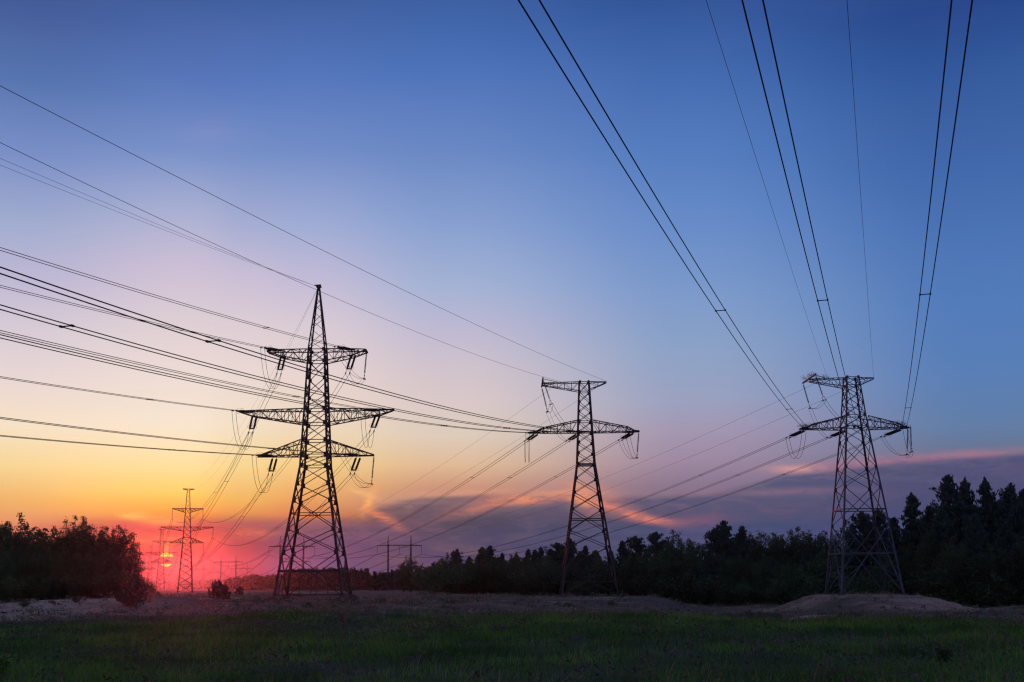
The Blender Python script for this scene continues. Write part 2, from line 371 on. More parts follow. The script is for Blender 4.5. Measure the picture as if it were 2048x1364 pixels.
# ------------------------------------------------------------------ lattice pylons
def hw_at(prof, h):
    for (h0, w0), (h1, w1) in zip(prof, prof[1:]):
        if h <= h1: return w0+(w1-w0)*(h-h0)/(h1-h0)
    return prof[-1][1]
CORN = [(-1, -1), (1, -1), (1, 1), (-1, 1)]
def lattice(root, prof, panels, belts, m, leg_w, br, gus, extra=None, footing=None, zbase=0.):
    for sx, sy in CORN:
        mb = MB()
        for (h0, w0), (h1, w1) in zip(prof, prof[1:]):
            mb.angle((sx*w0, sy*w0, h0), (sx*w1, sy*w1, h1), leg_w*(1 if h0 < 15 else .8 if h0 < 26 else .6), (-sx, -sy, 0))
        mb.build('leg', m, root)
        if footing:
            fb = MB(); w0 = hw_at(prof, prof[0][0]); fw, fd = footing
            fb.box(sx*w0-fw/2, sx*w0+fw/2, sy*w0-fw/2, sy*w0+fw/2, zbase-fd, prof[0][0]-.12)
            fb.box(sx*w0-fw/3.4, sx*w0+fw/3.4, sy*w0-fw/3.4, sy*w0+fw/3.4, prof[0][0]-.12, prof[0][0]+.02)
            fb.build('footing', M_CONC, root)
    for k in range(4):
        a, b = CORN[k], CORN[(k+1) % 4]; mb = MB()
        nrm = Vector(((a[0]+b[0])/2, (a[1]+b[1])/2, 0))
        def P(c, h, ins=.03):
            w = hw_at(prof, h)-ins; return Vector((c[0]*w, c[1]*w, h))
        for i, (h0, h1, ty) in enumerate(panels):
            t = br*(1.25 if h0 < 12 else 1. if h0 < 27 else .7)
            if ty == 'X':
                mb.bar(P(a, h0), P(b, h1), t, t*.8); mb.bar(P(b, h0, .03+t), P(a, h1, .03+t), t, t*.8)
            elif ty == 'Z':
                if (i+k) % 2: a_, b_ = a, b
                else: a_, b_ = b, a
                mb.bar(P(a_, h0), P(b_, h1), t, t*.8)
            elif ty == 'V':     # from both feet up to the middle of the belt above
                mid = (P(a, h1)+P(b, h1))/2; fa, fb_ = P(a, h0), P(b, h0)
                mb.bar(fa, mid, t*1.15); mb.bar(fb_, mid, t*1.15)
                for f in (.33, .67):
                    h = h0+(h1-h0)*f
                    for c, ft in ((a, fa), (b, fb_)):
                        q = ft+(mid-ft)*f; mb.bar(P(c, h), q, t*.7)
                        mb.bar(P(c, h0+(h1-h0)*(f-.33+.001)) if f > .5 else P(c, h), ft+(mid-ft)*(f if f > .5 else .67), t*.6)
            elif ty == 'A':     # from the middle of the belt below up to both legs
                mid = (P(a, h0)+P(b, h0))/2
                for c in (a, b):
                    top = P(c, h1); mb.bar(mid, top, t*1.15); h = (h0+h1)/2; q = (mid+top)/2
                    mb.bar(P(c, h), q, t*.7); mb.bar(P(c, h0), q, t*.7)
            if gus > 0 and ty != 'Z':
                for c in (a, b):
                    p = P(c, h1); other = b if c is a else a; d = (P(other, h1)-p).normalized()
                    g = gus*(1. if h1 < 22 else .8); mb.bar(p+Vector((0, 0, -g*.62))+d*g*.45, p+Vector((0, 0, g*.62))+d*g*.45, .03, g*.9, up=d)
        for h in belts:
            mb.bar(P(a, h), P(b, h), br*1.05)
        if extra: extra(mb, k, P, a, b)
        mb.build('lattice_face', m, root)

def interp_st(st, x):
    for s0, s1 in zip(st, st[1:]):
        if x <= s1[0]+1e-6:
            f = (x-s0[0])/(s1[0]-s0[0]); return [s0[i]+(s1[i]-s0[i])*f for i in range(4)]
    return list(st[-1])
def crossarm(root, side, st, n, m, ch, br, name='crossarm'):
    # st: stations (x, z of lower chord, z of upper chord, half width)
    mb = MB(); xs = [st[0][0]+(st[-1][0]-st[0][0])*i/n for i in range(n+1)]
    xs = sorted(set([round(x, 3) for x in xs]+[round(s[0], 3) for s in st]))
    S = [interp_st(st, x) for x in xs]
    def q(s, sy, up): return Vector((side*s[0], sy*s[3], s[2] if up else s[1]))
    for i, (s0, s1) in enumerate(zip(S, S[1:])):
        for sy in (-1, 1):
            mb.bar(q(s0, sy, 1), q(s1, sy, 1), ch); mb.bar(q(s0, sy, 0), q(s1, sy, 0), ch)
            if s1[2]-s1[1] > .12:
                mb.bar(q(s1, sy, 0), q(s1, sy, 1), br)
            if s0[2]-s0[1] > .12:
                if i % 2: mb.bar(q(s0, sy, 0), q(s1, sy, 1), br)
                else: mb.bar(q(s0, sy, 1), q(s1, sy, 0), br)
        z = 1 if i % 2 else -1
        if s0[3] > .12:
            mb.bar(q(s0, z, 0), q(s1, -z, 0), br); mb.bar(q(s0, z, 1), q(s1, -z, 1), br)
            mb.bar(q(s1, -1, 0), q(s1, 1, 0), br)
            if s1[2]-s1[1] > .12: mb.bar(q(s1, -1, 1), q(s1, 1, 1), br)
    e = S[-1]
    if e[3] > .3: mb.bar(q(e, -1.1, 0)+Vector((0, 0, .02)), q(e, 1.1, 0)+Vector((0, 0, .02)), ch*1.5)
    return mb.build(name, m, root)

# insulators, along local +X -------------------------------------------------
def discs(mb, x0, x1, y, z, n, r):
    pts = []; rr = []; step = (x1-x0)/n
    for i in range(n):
        a = x0+i*step; pts += [(a, y, z), (a+step*.22, y, z), (a+step*.55, y, z), (a+step*.62, y, z)]; rr += [.035, r*.55, r, .04]
    mb.tube(pts, rr, 8)
def ring_mesh(name, r, t):
    mb = MB(); pts = [(0, r*math.cos(a), r*math.sin(a)) for a in [2*math.pi*i/14 for i in range(15)]]
    mb.tube(pts, t, 4, False); return mb.mesh(name, M_WIRE)
SEP = .24
b = MB()
for y in (-SEP, SEP):
    b.bar((0, y*.6, 0), (.55, y, 0), .05); discs(b, .55, 3.1, y, 0, 17, .13); b.bar((3.1, y, 0), (3.3, y, 0), .05)
ME_TENS = b.mesh('insulator_string', M_GLASS, True)
b = MB(); b.bar((3.3, -SEP-.08, 0), (3.3, SEP+.08, 0), .06, .14); ME_YOKE = b.mesh('yoke_plate', M_STEEL)
b = MB()
for y in (-SEP, SEP): b.bar((3.3, y, 0), (4.05, y, 0), .035); b.bar((4.0, y, -.02), (4.4, y, -.02), .10, .12)
ME_CLAMP = b.mesh('clamp', M_STEEL)
ME_RING = ring_mesh('grading_ring', .28, .012)
b = MB(); b.bar((0, 0, 0), (.2, 0, 0), .05); discs(b, .2, 2.55, 0, 0, 17, .125); b.bar((2.55, 0, 0), (2.8, 0, 0), .05)
b.bar((2.78, -.26, 0), (2.78, .26, 0), .05); 
for y in (-.26, .26): b.bar((2.78, y, 0), (3.25, y, 0), .035); b.bar((3.2, y, -.13), (3.2, y, .13), .09)
ME_HANG = b.mesh('hanging_insulator', M_GLASS, True)
b = MB(); discs(b, .15, 2.9, 0, 0, 12, .15); b.bar((0, 0, 0), (.15, 0, 0), .06); b.bar((2.9, 0, 0), (3.3, 0, 0), .07); b.bar((3.25, -.25, 0), (3.25, .25, 0), .12, .14)
ME_SUSP = b.mesh('hanging_insulator_far', M_FAR, True)

def frame(p, d):
    d = Vector(d).normalized(); y = Vector((0, 0, 1)).cross(d)
    y = Vector((0, 1, 0)) if y.length < .05 else y.normalized(); z = d.cross(y)
    m = Matrix((d, y, z)).transposed().to_4x4(); m.translation = Vector(p); return m, y
def tension(root, Sw, d):
    m, y = frame(Vector(Sw)-root.location, d)
    s = link('insulator_string', ME_TENS, root, m)
    link('yoke_plate', ME_YOKE, s); link('clamp', ME_CLAMP, s)
    for q in (-SEP, SEP): link('grading_ring', ME_RING, s, Matrix.Translation((3.0, q, 0)))
    return Vector(Sw)+Vector(d).normalized()*4.35, y
def hanging(root, Pw, d, me=None, name='insulator_string'):
    m, y = frame(Vector(Pw)-root.location, d)
    link(name, me or ME_HANG, root, m); return Vector(Pw)+Vector(d).normalized()*3.2
def jumper(root, A, B, drop, ya, yb, via=None, twist=1):
    A, B = Vector(A), Vector(B); L = root.location
    for s in (-1, 1):
        pts = []; a = A+ya*SEP*s; b2 = B+yb*SEP*s*twist
        if via is None:
            mid = (a+b2)/2+Vector((0, 0, -drop*1.33))+Vector((0, .12*s, 0))
            c0 = a*.25+mid*.75; c0 = Vector((a.x*.8+b2.x*.2, a.y*.8+b2.y*.2, min(a.z, b2.z)-drop*1.3)); c1 = Vector((a.x*.2+b2.x*.8, a.y*.2+b2.y*.8, min(a.z, b2.z)-drop*1.36))
            for i in range(19):
                t = i/18; pts.append(a*(1-t)**3+c0*3*t*(1-t)**2+c1*3*t*t*(1-t)+b2*t**3)
        else:
            chain = [a]+[Vector(v)+Vector((.22*s, 0, 0)) for v in via]+[b2]
            for i, (u, v) in enumerate(zip(chain, chain[1:])):
                dr = drop[i]
                for j in range(12):
                    t = j/12; p = u.lerp(v, t); p.z -= dr*4*t*(1-t); pts.append(p)
            pts.append(b2)
        mb = MB(); mb.tube([p-L for p in pts], .021, 4); mb.build('jumper_cable', M_WIRE, root)

# ------------------------------------------------------------------ wires
def head(deg): return Vector((-math.sin(R(deg)), -math.cos(R(deg)), 0))
def para(S, u, a, k, t): return Vector(S)+u*t+Vector((0, 0, a*t+k*t*t))
def twin(pts, label, group, r=.026, spacers=(), y=None, cat='power line'):
    o = empty('conductor_pair', pts[0], label, cat, group); L = o.location
    d = (pts[-1]-pts[0]); d.z = 0; yy = Vector((0, 0, 1)).cross(d).normalized()*.27
    for s in (-1, 1):
        mb = MB(); mb.tube([p-L+yy*s*(SEP/.27 if i == 0 else 1) for i, p in enumerate(pts)], r, 5); mb.build('conductor', M_WIRE, o)
    for f in spacers:
        i = f*(len(pts)-1); j = min(int(i), len(pts)-2); p = pts[j].lerp(pts[j+1], i-j)-L
        mb = MB(); mb.bar(p-yy, p+yy, .045)
        for s in (-1, 1): mb.bar(p+yy*s-d.normalized()*.09, p+yy*s+d.normalized()*.09, .085)
        mb.build('spacer', M_STEEL, o)
    return o
def single(pts, name, label, group, r, cat):
    L = pts[0]; mb = MB(); mb.tube([p-L for p in pts], r, 4); o = mb.build(name, M_WIRE)
    o.location = L; props(o, label, cat, group); return o
def incoming(S, hd, a, k, tmax=230, n=60):
    u = head(hd); return [para(S, u, a, k, tmax*(i/n)**1.0) for i in range(n+1)]
def spanpts(A, B, sag, n=44):
    A, B = Vector(A), Vector(B); out = []
    for i in range(n+1):
        t = i/n; p = A.lerp(B, t); p.z -= 4*sag*t*(1-t); out.append(p)
    return out
def span_dir(A, B, sag):
    p = spanpts(A, B, sag, 60); return (p[1]-p[0]).normalized()

# ---- the tall pylon with three pairs of arms
Z1 = .0; T1X, T1Y = -22.2, 132.
t1 = empty('lattice_pylon', (T1X, T1Y, Z1), 'tallest lattice pylon, with three tiers of crossarms and a pointed top', 'pylon')
p1 = [(.65, 3.78), (15.0, 1.60), (21.4, 1.30), (28.3, 1.0), (35.9, .13)]
hs = [.65, 5.34, 7.91, 11.06, 12.97, 15.0, 16.24, 17.9, 19.83, 21.44, 22.99, 25.0, 26.98, 28.32]
pan = [(a, b, 'X') for a, b in zip(hs, hs[1:])]; hs2 = [28.32, 29.5, 30.7, 31.8, 32.8, 33.7, 34.5, 35.2]
pan += [(a, b, 'Z') for a, b in zip(hs2, hs2[1:])]
def ex1(mb, k, P, a, b):
    for f in (.37, .63):
        mb.bar(P(a, .75).lerp(P(b, .75), f), P(a, 3.3).lerp(P(b, 3.3), f), .07)
    mb.bar(P(a, 3.36), P(b, 3.36), .16, .22)
lattice(t1, p1, pan, [.75, 9.67, 15.0, 16.24, 17.9, 19.83, 21.44, 26.98, 28.32], M_STEEL, .25, .085, .44, ex1, (1.25, .9))
mb = MB(); mb.box(-.28, .28, -.28, .28, 35.75, 35.95); mb.bar((-.5, 0, 36), (.25, 0, 36.05), .12); mb.build('peak_cap', M_STEEL, t1)
A1 = {'lower': [(1.5, 16.24, 17.9, 1.5), (6.55, 16.15, 16.25, .12)],
      'middle': [(1.33, 19.83, 21.44, 1.33), (7.1, 20.75, 21.4, .5), (8.8, 21.3, 21.4, .1)],
      'top': [(1.03, 26.98, 28.32, 1.03), (4.1, 27.6, 28.32, .85), (5.6, 28.15, 28.27, .75)]}
for nm, st in A1.items():
    for s in (-1, 1): crossarm(t1, s, st, {'lower': 6, 'middle': 9, 'top': 5}[nm], M_STEEL, .11, .06)
ATT1 = {('top', -1): (-4.05, 28.15), ('top', 1): (4.05, 28.15), ('middle', -1): (-7.1, 21.15), ('middle', 1): (7.0, 21.15), ('lower', -1): (-4.75, 16.2), ('lower', 1): (4.75, 16.2)}
INC1 = {('top', -1): (-.093, 45), ('middle', -1): (-.080, 41), ('lower', -1): (-.079, 44), ('top', 1): (-.087, 57), ('middle', 1): (-.074, 61), ('lower', 1): (-.077, 57)}
# ---- suspension pylons down the line
PROT = R(18)
def rot2(v, a): return Vector((v[0]*math.cos(a)-v[1]*math.sin(a), v[0]*math.sin(a)+v[1]*math.cos(a), v[2]))
P_ARM = {'top': (26.1, 4.65, -1), 'middle': (20.3, 7.9, -1), 'lower': (15.3, 5.2, 1)}
P_POS = [(-102.2, 370), (-182.2, 613), (-263.5, 860), (-344, 1103)]
PLAB = ['largest and nearest of the distant lattice pylons in a row by the sun',
        'distant lattice pylon right in front of the sun disc, second in its row',
        'faint distant lattice pylon just left of the sun, third in its row',
        'faintest and smallest distant lattice pylon at the edge of the left wood']
P_TIP = []
for i, (X0, Y0) in enumerate(P_POS):
    if i == 0:
        t = empty('lattice_pylon', (X0, Y0, gz(X0, Y0)), PLAB[0], 'pylon', 'suspension pylons receding towards the sun'); pz = t.location.z
        pp = [(.0, 2.35), (15.3, 1.35), (26.1, .75), (32.2, .42)]
        hh = [0, 2.6, 5, 7.2, 9.2, 11., 12.6, 14., 15.3, 17.0, 18.7, 20.3, 22.2, 24.1, 26.1]
        lattice(t, pp, [(a, b, 'X') for a, b in zip(hh, hh[1:])]+[(a, b, 'Z') for a, b in ((26.1, 27.6), (27.6, 29.1), (29.1, 30.6), (30.6, 32.2))], [2.6, 15.3, 17, 20.3, 26.1, 32.2], M_FAR, .26, .11, 0)
        for nm, (h, L, up) in P_ARM.items():
            w = hw_at(pp, h)
            for s in (-1, 1):
                st = [(w, h, h+1.6, w), (L, h, h+.1, .15)] if up > 0 else [(w, h-1.3, h, w), (L, h-.15, h, .15)]
                crossarm(t, s, st, 7, M_FAR, .15, .09)
                hanging(t, Vector((s*L, 0, h-.1))+t.location, (0, 0, -1), ME_SUSP)
        crossarm(t, -1, [(.42, 31.9, 32.2, .4), (1.7, 32.1, 32.25, .2)], 2, M_FAR, .13, .08); crossarm(t, 1, [(.42, 31.9, 32.2, .4), (1.7, 32.1, 32.25, .2)], 2, M_FAR, .13, .08)
        t.rotation_euler.z = PROT; proto = t
        bpy.context.view_layer.update()
    else:
        t = proto.copy(); COL.objects.link(t); t.location = (X0, Y0, gz(X0, Y0)*.0-.4); t['label'] = PLAB[i]
        for ch in list(proto.children):
            c = ch.copy(); COL.objects.link(c); c.parent = t
    L0 = t.location
    P_TIP.append({(nm, s): L0+rot2((s*L, 0, h-3.35), PROT) for nm, (h, L, up) in P_ARM.items() for s in (-1, 1)})
    P_TIP[-1]['gw'] = L0+Vector((0, 0, 32.2))

SIDE = {-1: 'left', 1: 'right'}
GIN = 'incoming twin conductors crossing the left of the sky'
for key, (ax, az_) in ATT1.items():
    nm, s = key; hy = interp_st(A1[nm], abs(ax))[3]
    Si = Vector((T1X+ax, T1Y-hy, Z1+az_)); So = Vector((T1X+ax, T1Y+hy, Z1+az_))
    a, _ = INC1[key]; d = head(16)+Vector((0, 0, a)); Ei, yi = tension(t1, Si, d)
    k = .0003; pts = incoming(Ei, 16, a+.0026, k)
    twin(pts, 'twin cable from the %s end of the tallest pylon\'s %s crossarm to the left edge' % (SIDE[s], nm), GIN, spacers=(.07, .26, .45))
    tgt = P_TIP[0][key]; sag = 7.; dd_ = span_dir(So, tgt, sag)+Vector((0, 0, -.30)); Eo, yo = tension(t1, So, dd_)
    twin(spanpts(Eo, tgt, sag*.97), 'twin cable sagging sunwards from the %s end of the tallest pylon\'s %s crossarm' % (SIDE[s], nm), 'spans from the tallest pylon towards the sun', .024, (.12, .35, .6, .82))
    if s == 1 and nm != 'middle':
        tip = Vector((T1X+A1[nm][-1][0], T1Y, Z1+A1[nm][-1][1]))
        e = hanging(t1, tip, (-.08, .0, -1)); jumper(t1, Ei, Eo, (.9, .9), yi, -yo, via=[e])
    else: jumper(t1, Ei, Eo, 2.5, yi, -yo)
    for j in range(3):
        twin(spanpts(P_TIP[j][key], P_TIP[j+1][key], 7.5, 30), 'far twin cable between the receding pylons near the sun', 'far spans between the receding pylons', .05)
Sg = Vector((T1X-.4, T1Y, Z1+35.95))
single(incoming(Sg, 17.6, -.075, .0003), 'ground_wire', 'thin wire from the tip of the tallest pylon to the left edge, upper of two', 'ground wires at the tip of the tallest pylon', .013, 'wire')
single(incoming(Sg, 15.2, -.085, .0003), 'ground_wire', 'thin wire from the tip of the tallest pylon to the left edge, lower of two', 'ground wires at the tip of the tallest pylon', .013, 'wire')
for s in (-1, 1):
    single(spanpts(Sg+Vector((.4, 0, -.1)), P_TIP[0]['gw']+Vector((1.6*s, .5*s, 0)), 5), 'ground_wire', 'very thin wire from the tallest pylon\'s tip to the distant pylon\'s %s top end' % SIDE[s], 'ground wires towards the sun', .011, 'wire')

# ---- the two pylons with one lower crossarm and a short top arm
def anchor_pylon(X0, Y0, z0, label, prof, panels, belts, m, extra=None, leg=.2):
    t = empty('lattice_pylon', (X0, Y0, z0), label, 'pylon')
    lattice(t, prof, panels, belts, m, leg, .075, .34, extra, (1.0, 1.0))
    w = hw_at(prof, 20)
    low = [(w, 19.9, 21.3, w), (5.2, 19.9, 20.45, .7), (6.0, 19.9, 20.05, .42), (6.65, 19.9, 19.98, .3)]
    for s in (-1, 1): crossarm(t, s, low, 7, m, .10, .055)
    wt = hw_at(prof, 26)
    crossarm(t, -1, [(wt, 25.0, 26.1, wt), (5.05, 25.75, 26.05, .35)], 5, m, .08, .045)
    crossarm(t, 1, [(wt, 25.2, 26.1, wt), (2.75, 26.0, 26.15, .12)], 2, m, .08, .045)
    mb = MB(); mb.bar((-5.15, -3.25, 26.15), (-5.15, 3.25, 26.15), .16, .18); mb.bar((-3.2, -.4, 26.1), (-5.1, -2.6, 26.15), .06); mb.bar((-3.2, .4, 26.1), (-5.1, 2.6, 26.15), .06)
    mb.build('jumper_beam', m, t)
    return t
pr2 = [(.25, 3.4), (15.96, 1.15), (19.9, .95), (21.2, .90), (26.15, .67)]
n2 = [.25, 3.62, 5.88, 7.92, 10.45, 12.45, 14.2, 15.96, 17.3, 18.6, 19.86, 21.2, 22.4, 23.6, 24.8, 26.1]
def ex2(mb, k, P, a, b):
    for h in (1.8, 9.25): mb.bar(P(a, h, .08), P(b, h, .08), .11)
    mb.bar(P(a, 15.85), P(b, 15.85), .11)
t2 = anchor_pylon(8.9, 143., .05, 'narrow-waisted lattice pylon in the middle, standing before the dark wood', pr2, [(a, b, 'X') for a, b in zip(n2, n2[1:])], [15.96, 19.9, 21.2, 24.9, 26.1], M_STEEL, ex2)
pr3 = [(.1, 3.68), (20.1, 1.38), (21.5, 1.22), (26.3, .80)]
n3 = [8.24, 12.68, 15.1, 18.39, 20.1, 21.5, 23.0, 24.4, 25.3, 26.2]
def ex3(mb, k, P, a, b):
    for h in (4.85, 10.03): mb.bar(P(a, h), P(b, h), .12)
t3 = anchor_pylon(41.6, 142., .0, 'lattice pylon standing on the low sandy mound at the right', pr3, [(.1, 4.85, 'V'), (4.85, 8.24, 'A')]+[(a, b, 'X') for a, b in zip(n3, n3[1:])], [20.1, 21.5, 25.2, 26.2], M_GALV, ex3, .2)

# concrete portal towers
def hframe_proto(label):
    t = empty('portal_tower', (0, 0, 0), label, 'portal tower', 'concrete portal towers receding into the dusk')
    for s in (-1, 1):
        mb = MB(); mb.tube([(s*4.5, 0, -1), (s*4.5, 0, 8), (s*4.5, 0, 17.6)], [.42, .38, .32], 10); mb.build('pole', M_CONC, t)
        mb = MB()
        for a in ((-.34, -.34), (.34, -.34), (.34, .34), (-.34, .34)): mb.bar((s*4.5+a[0], a[1], 17.3), (s*4.5+a[0]*.15, a[1]*.15, 20.8), .08)
        for h in (18.2, 19.1, 20.0): mb.bar((s*4.5-.3, -.02, h), (s*4.5+.3, .02, h-.4), .06)
        mb.bar((s*4.5-.45*s, 0, 20.9), (s*4.5, 0, 20.8), .1); mb.build('steel_peak', M_FAR, t)
    mb = MB()
    for y in (-.25, .25): mb.bar((-8.8, y, 17.0), (8.8, y, 17.0), .28); mb.bar((-8.8, y, 17.0), (-4.5, y, 17.5), .06); mb.bar((8.8, y, 17.), (4.5, y, 17.5), .06)
    for i in range(18): mb.bar((-8.8+i*.98, -.25 if i % 2 else .25, 17.0), (-8.8+(i+1)*.98, .25 if i % 2 else -.25, 17.0), .06)
    mb.bar((-4.5, 0, 17.5), (4.5, 0, 17.5), .07); mb.build('crossbeam', M_FAR, t)
    for x in (-8.8, 0, 8.8): hanging(t, (x, 0, 17.0), (0, 0, -1), ME_SUSP)
    return t
H_POS = {'B': (-44.8, 465, 15, 'largest concrete portal tower, standing alone left of the middle pylon'),
         'A': (-86.1, 460, 17.6, 'larger of two portal towers seen through the legs of the tallest pylon'),
         'A2': (-137.3, 750, 18, 'smaller of two portal towers seen through the legs of the tallest pylon'),
         'C': (-176.7, 735, 17.6, 'concrete portal tower above the young pine, wider of the two side by side'),
         'D': (-228.9, 1000, 18, 'narrower distant concrete portal tower overlapping the wider one above the young pine'),
         'F': (-268.6, 1010, 17.6, 'distant concrete portal tower standing directly right of the nearest suspension pylon'),
         'E': (-313.3, 1250, 18, 'small far portal tower between the young pine and the suspension pylons'),
         'G': (-404., 1400, 17.6, 'smallest far portal tower between the two largest suspension pylons')}
hp = None; H_TIP = {}
for kx, (X0, Y0, rr_, lab) in H_POS.items():
    if hp is None: t = hp = hframe_proto(lab)
    else:
        t = hp.copy(); COL.objects.link(t); t['label'] = lab
        for ch in list(hp.children): c = ch.copy(); COL.objects.link(c); c.parent = t
    t.location = (X0, Y0, 0.); t.rotation_euler.z = R(rr_)
    H_TIP[kx] = {q: Vector((X0, Y0, 0))+rot2((8.8*q, 0, 13.7), R(rr_)) for q in (-1, 0, 1)}
    for s in (-1, 1): H_TIP[kx]['g', s] = Vector((X0, Y0, 20.9))+rot2((4.5*s, 0, 0), R(rr_))
PH = {-1: 'left', 0: 'middle', 1: 'right'}
GI = 'incoming twin conductors crossing the left of the sky'
INC2 = {-1: (-.115, .00044), 0: (-.1287, .00053), 1: (-.1365, .00055)}
for t, hk, desc in ((t2, 'A', 'middle pylon'), (t3, 'B', 'mound pylon')):
    L = t.location
    for q in (-1, 0, 1):
        ax = {-1: -5.9, 0: 0., 1: 5.9}[q]; hy = .45 if q else 1.0
        Si = Vector((L.x+ax, L.y-hy, L.z+19.85)); So = Vector((L.x+(ax if q else -.7), L.y+hy, L.z+19.85))
        if t is t2: hd = 16; a, k = INC2[q]
        else: hd = 17.45; a, k = -.0563, .0003
        d = head(hd)+Vector((0, 0, a)); Ei, yi = tension(t, Si, d)
        a2 = a+2*k*4.35
        if t is t2: lab = 'twin cable from the left edge to the %s of the middle pylon\'s wide arm' % PH[q]
        else: lab = '%s twin cable coming from overhead down to the pylon on the mound' % {-1: 'leftmost', 0: 'central', 1: 'rightmost'}[q]
        sp = (.13, .41) if t is t2 else ({-1: .322, 0: .33, 1: .338}[q], .10)
        twin(incoming(Ei, hd, a2, k, 230, 90), lab, GI if t is t2 else 'twin conductors passing overhead at the right', .026, sp)
        tgt = H_TIP[hk][q]; sag = 6.3; dd_ = span_dir(So, tgt, sag); Eo, yo = tension(t, So, dd_)
        twin(spanpts(Eo, tgt, sag), '%s of three twin cables sagging left from the %s to a portal' % ({-1: 'upper', 0: 'second', 1: 'lowest'}[q], desc if t is t2 else 'pylon on the mound'), 'spans from the %s to the portal towers' % desc, .026, (.08, .3, .55, .8))
        if q == -1: jumper(t, Ei, Eo, 3.1, yi, -yo)
        elif q == 1:
            e = hanging(t, Vector((L.x+6.6, L.y+.1, L.z+19.9)), (-.10, .03, -1))
            via = [e]; dr = (.9, .9)
            if t is t3:
                e2 = hanging(t, Vector((L.x+6.0, L.y-2.6, L.z+19.9)), (-.03, 0, -1)); via = [e, e+Vector((-3.6, 1.2, -.25))]
                via = [e2, e]; dr = (.9, .5, .9)
            jumper(t, Ei, Eo, dr, yi, -yo, via=via)
        else:
            e1 = hanging(t, Vector((L.x-5.15, L.y-3.1, L.z+26.05)), (.32, .1, -1)); e2 = hanging(t, Vector((L.x-5.15, L.y+3.1, L.z+26.05)), (.22, -.05, -1))
            jumper(t, Ei, Eo, (.8, .45, .8), yi, -yo, via=[e1, e2])
    # thin ground wires
    for s in (-1, 1):
        Sg = Vector((L.x+(-2.9 if s < 0 else 2.75), L.y, L.z+26.25))
        if t is t2:
            a, k = ((-.1, .0004) if s < 0 else (-.086, .0002)); hd = 16
            lab = 'thin wire from the left edge to the middle pylon\'s %s top arm' % SIDE[s]
        else:
            hd = 17.05 if s < 0 else 17.4; a, k = -.051, .0001; lab = '%s thin wire coming from overhead to the top of the mound pylon' % SIDE[s]
        single(incoming(Sg, hd, a, k, 230, 90), 'ground_wire', lab, 'thin ground wires in front', .014 if t is t2 else .010, 'wire')
        single(spanpts(Sg, H_TIP[hk]['g', s], 5.), 'ground_wire', '%s thin wire descending left from the top arm of the %s' % ('upper' if s < 0 else 'lower', desc), 'thin ground wires running away', .014, 'wire')
for chain in (('B', 'A2', 'D', 'E'), ('A', 'C', 'F', 'G')):
    for a, b in zip(chain, chain[1:]):
        for q in (-1, 0, 1):
            twin(spanpts(H_TIP[a][q], H_TIP[b][q], 7., 26), 'far twin cable sagging low between two portal towers', 'far spans between the portal towers', .045)

# birds' nests of dry twigs on the mound pylon
def nest(x, y, z, sx, sy, n, label, seed):
    r = random.Random(seed); mb = MB()
    for i in range(n):
        cx, cy = r.uniform(-sx, sx), r.uniform(-sy, sy); h = r.uniform(.0, .25)
        d = Vector((r.gauss(0, .5), r.gauss(0, .5), r.uniform(.0, 1))).normalized()*r.uniform(.2, .62)
        p = Vector((cx, cy, h)); mb.bar(p, p+d, .014)
    o = mb.build('bird_nest', M_NEST); o.location = (x, y, z); props(o, label, 'nest', 'twig nests on the mound pylon')
Lx, Ly, Lz = t3.location
nest(Lx-5.1, Ly, Lz+26.2, .35, 2.8, 80, 'twig nest strung along the top left beam of the mound pylon', 1)
nest(Lx-3.6, Ly, Lz+26.1, .9, .3, 45, 'small tuft of twigs on the top arm of the mound pylon', 4)
nest(Lx-5.6, Ly, Lz+20.1, 1.1, .4, 120, 'twig nest on the left end of the wide arm of the mound pylon', 2)
nest(Lx+5.4, Ly, Lz+20.2, .9, .4, 90, 'twig nest on the right end of the wide arm of the mound pylon', 3)

# ------------------------------------------------------------------ trees
def leaf_quads(C, size, rng, flat=.0, dirs=None, aspect=1.8):
    n = len(C); a = rng.normal(size=(n, 3)) if dirs is None else dirs+rng.normal(size=(n, 3))*.45
    a /= np.linalg.norm(a, axis=1)[:, None]; b = rng.normal(size=(n, 3)); b -= (b*a).sum(1)[:, None]*a; b /= np.linalg.norm(b, axis=1)[:, None]
    s = size*rng.uniform(.6, 1.3, (n, 1)); a = a*s*aspect*.5; b = b*s*.5
    V = np.stack([C-a, C+b*.9, C+a, C-b*.9], 1).reshape(-1, 3)
    return V, (np.arange(n)[:, None]*4+np.arange(4)[None])
def limb(mb, p, q, r0, r1, rng, n=4, wob=.06):
    p, q = np.array(p, float), np.array(q, float); L = np.linalg.norm(q-p); pts = []
    for i in range(n+1):
        t = i/n; o = rng.normal(size=3)*wob*L*(1 if 0 < i < n else 0); pts.append(tuple(p+(q-p)*t+o+np.array([0, 0, .05*L*math.sin(t*3.1)])))
    mb.tube(pts, [r0+(r1-r0)*i/n for i in range(n+1)], 5); return pts
